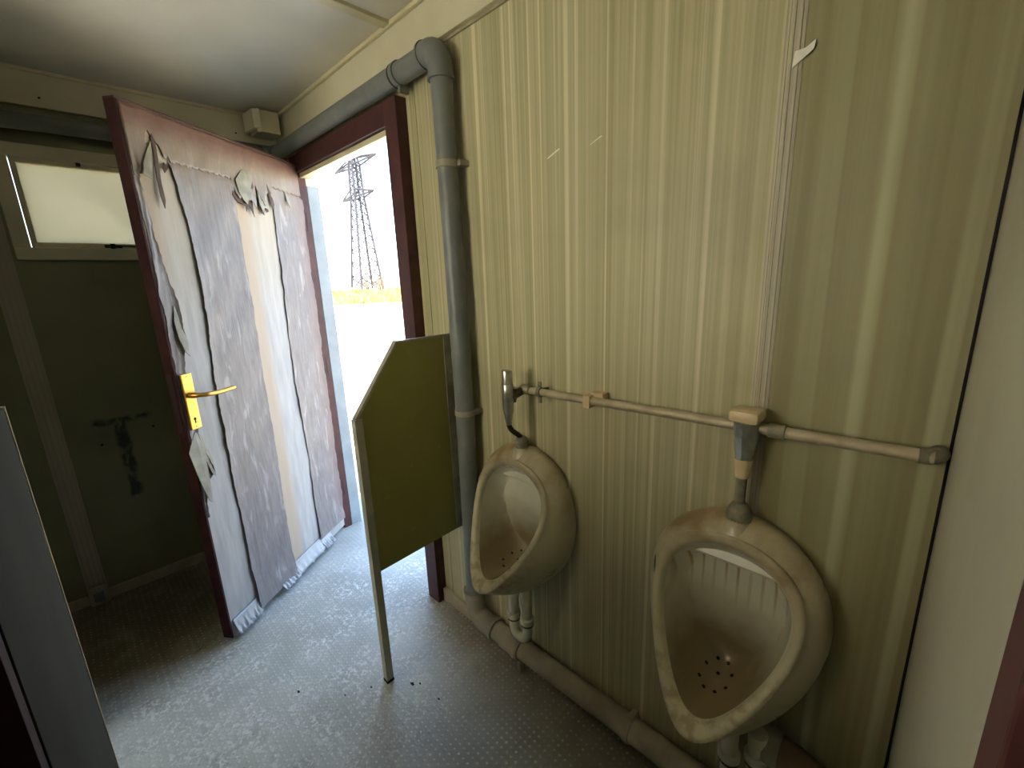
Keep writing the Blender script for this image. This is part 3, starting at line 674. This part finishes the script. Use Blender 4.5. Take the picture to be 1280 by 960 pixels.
# ---------------------------------------------------------------- outside
def srgb_m(name, a, b, sc, coord=(1, 1, 1)): return worn(name, a, b, sc, .9, coord=coord, spec=.1)
sand = srgb_m('pale_sand', S(196, 188, 168), S(220, 212, 192), .6)
gmb = MB(); gmb.box(-700, 200, -200, 900, -.5, -.2)
tag(gmb.build('ground', sand), kind='structure')
# exterior walls skin: roof so that the sun does not leak
tag(MB().box(-.3, X2+.3, BX-.3, .25, H+.065, H+.11).build('roof', cream), kind='structure')
CX, CY = 2.715, -1.0
def at(az, d, z=-.2):
    a = math.radians(az); return Vector((CX-math.sin(a)*d, CY+math.cos(a)*d, z))
steel_dark = worn('dark_galvanised_lattice', S(34, 32, 38), S(44, 40, 46), .5, .7, 0)
pc = at(62.35, 108)
py = empty('power_pylon', pc, 0, 'tall lattice power pylon with two crossarms out in the field', 'pylon')
armd = (at(59.72, 104)-at(63.83, 120)); armd.z = 0; armd.normalize(); perp = Vector((-armd.y, armd.x, 0))
HT = 29.5
def hw(z): return interp([(0, 2.6), (20, 1.05), (27, .85), (29.5, .12)], z)
def cor(i, z):
    sx, sy = ((-1, -1), (1, -1), (1, 1), (-1, 1))[i]; h = hw(z); return armd*h*sx+perp*h*sy+Vector((0, 0, z))
for i in range(4):
    MB().tube([cor(i, z) for z in (0, 10, 20, 27, HT)], .24, 5).build('leg', steel_dark, py)
lv = [0, 3.2, 6.2, 9, 11.6, 14, 16.2, 18.2, 20, 21.6, 23.2, 24.8, 26.2, 27.4]
mb = MB()
for a, b_ in zip(lv, lv[1:]):
    for i in range(4):
        j = (i+1) % 4
        mb.tube([cor(i, a), cor(j, b_)], .11, 4); mb.tube([cor(j, a), cor(i, b_)], .11, 4); mb.tube([cor(i, b_), cor(j, b_)], .045, 4)
mb.build('bracing', steel_dark, py)
for z, L in ((20.2, 7.5), (26.6, 10.0)):
    mb = MB()
    for s in (-1, 1):
        tip = armd*L*s+Vector((0, 0, z+.3))
        for i in ((0, 3) if s < 0 else (1, 2)):
            mb.tube([cor(i, z), tip], .2, 4); mb.tube([cor(i, z+1.6), tip], .2, 4)
        for q in (.3, .55, .8):
            for i in ((0, 3) if s < 0 else (1, 2)):
                mb.tube([cor(i, z).lerp(tip, q), cor(i, z+1.6).lerp(tip, q*.8)], .05, 4)
        
    arm = mb.build('crossarm', steel_dark, py)
    for s in (-1, -.55, .55, 1):
        p = armd*L*s*.95+Vector((0, 0, z+.2)); MB().tube([p, p-Vector((0, 0, 1.4))], .09, 6).build('insulator', steel_dark, arm)
# dry grass belt
grass_m = srgb_m('dry_yellow_grass', S(150, 138, 62), S(190, 172, 92), .4)
mb = MB(); b = mb.b
for _ in range(5200):
    az = random.uniform(54, 70); d = 42+70*random.random()**1.3; p = at(az, d)
    for q in range(2):
        h = random.uniform(.25, .8)*(.6+.6*random.random()); w = random.uniform(.08, .2); an = random.uniform(0, PI); dx, dy = math.cos(an)*w, math.sin(an)*w
        l = Vector((random.uniform(-.3, .3), random.uniform(-.3, .3), h))
        b.faces.new((b.verts.new(p+Vector((-dx, -dy, 0))), b.verts.new(p+Vector((dx, dy, 0))), b.verts.new(p+l)))
tag(mb.build('dry_grass', grass_m), 'belt of dry yellow grass across the field below the pylon', 'grass', None, 'stuff')
def shrub(az, d, h, w, mat, label, n=90):
    p = at(az, d); o = empty('shrub', p, 0, label, 'shrub', 'shrubs in the field')
    st = MB(); tips = []
    for _ in range(10):
        a = random.uniform(0, 2*PI); t = Vector((math.cos(a)*w*random.uniform(.2, 1), math.sin(a)*w*random.uniform(.2, 1), h*random.uniform(.6, 1)))
        st.tube([(0, 0, 0), t*.5+Vector((0, 0, h*.1)), t], [.05, .035, .015], 5); tips.append(t)
    st.build('stem', worn_br, o)
    lf = MB(); bb = lf.b
    for _ in range(n):
        t = random.choice(tips)*random.uniform(.45, 1.05)+Vector((random.gauss(0, w*.18), random.gauss(0, w*.18), random.gauss(0, h*.08)))
        a = Vector((random.gauss(0, 1), random.gauss(0, 1), random.gauss(0, 1))).normalized()*.16; c_ = a.cross(Vector((random.random(), random.random(), .3))).normalized()*.1
        bb.faces.new((bb.verts.new(t-a), bb.verts.new(t+c_), bb.verts.new(t+a), bb.verts.new(t-c_)))
    tag(lf.build('foliage', mat, o), kind='stuff')
worn_br = srgb_m('brown_twigs', S(92, 66, 50), S(120, 88, 66), 2)
leaf_y = srgb_m('yellow_green_leaves', S(132, 128, 50), S(168, 156, 66), 2); leaf_b = srgb_m('brown_leaves', S(96, 74, 46), S(120, 96, 60), 2)
shr = [(65.8, 78, 1.5, 1.6, leaf_y, 'yellowish low shrub left of the pylon foot'), (63.4, 72, 1.3, 1.3, leaf_y, 'small yellow-green shrub just before the pylon foot'),
       (62.2, 88, 2.6, 1.6, leaf_b, 'bare brown shrub between the pylon legs'), (60.9, 84, 3.0, 1.8, leaf_b, 'tall brown shrub at the right pylon leg'),
       (59.3, 76, 1.6, 1.8, leaf_y, 'broad yellow-green shrub right of the pylon'), (57.9, 90, 1.6, 1.6, leaf_y, 'pale shrub beside the right door jamb')]
for a_, d_, h_, w_, m_, l_ in shr: shrub(a_, d_, h_, w_, m_, l_)
rk = MB(); rk.lathe(at(66.3, 150, -.3), (0, 0, 1), [(0, 6), (1.2, 5), (2.0, 3.2), (2.5, 1.2)], 9)
tag(rk.build('spoil_heap', srgb_m('grey_spoil', S(176, 174, 170), S(196, 192, 186), 1)), 'grey heap of spoil on the horizon left of the pylon', 'heap')
# red scrap by the threshold
red = worn('red_plastic', S(190, 44, 36), S(212, 60, 48), 20, .5)
sc_ = MB().box(-.25, -.13, .36, .40, -.006, .012, .004).build('red_scrap', red); sc_.rotation_euler = (0, 0, .0)
tag(sc_, 'small red scrap on the ground beside the door jamb', 'scrap')
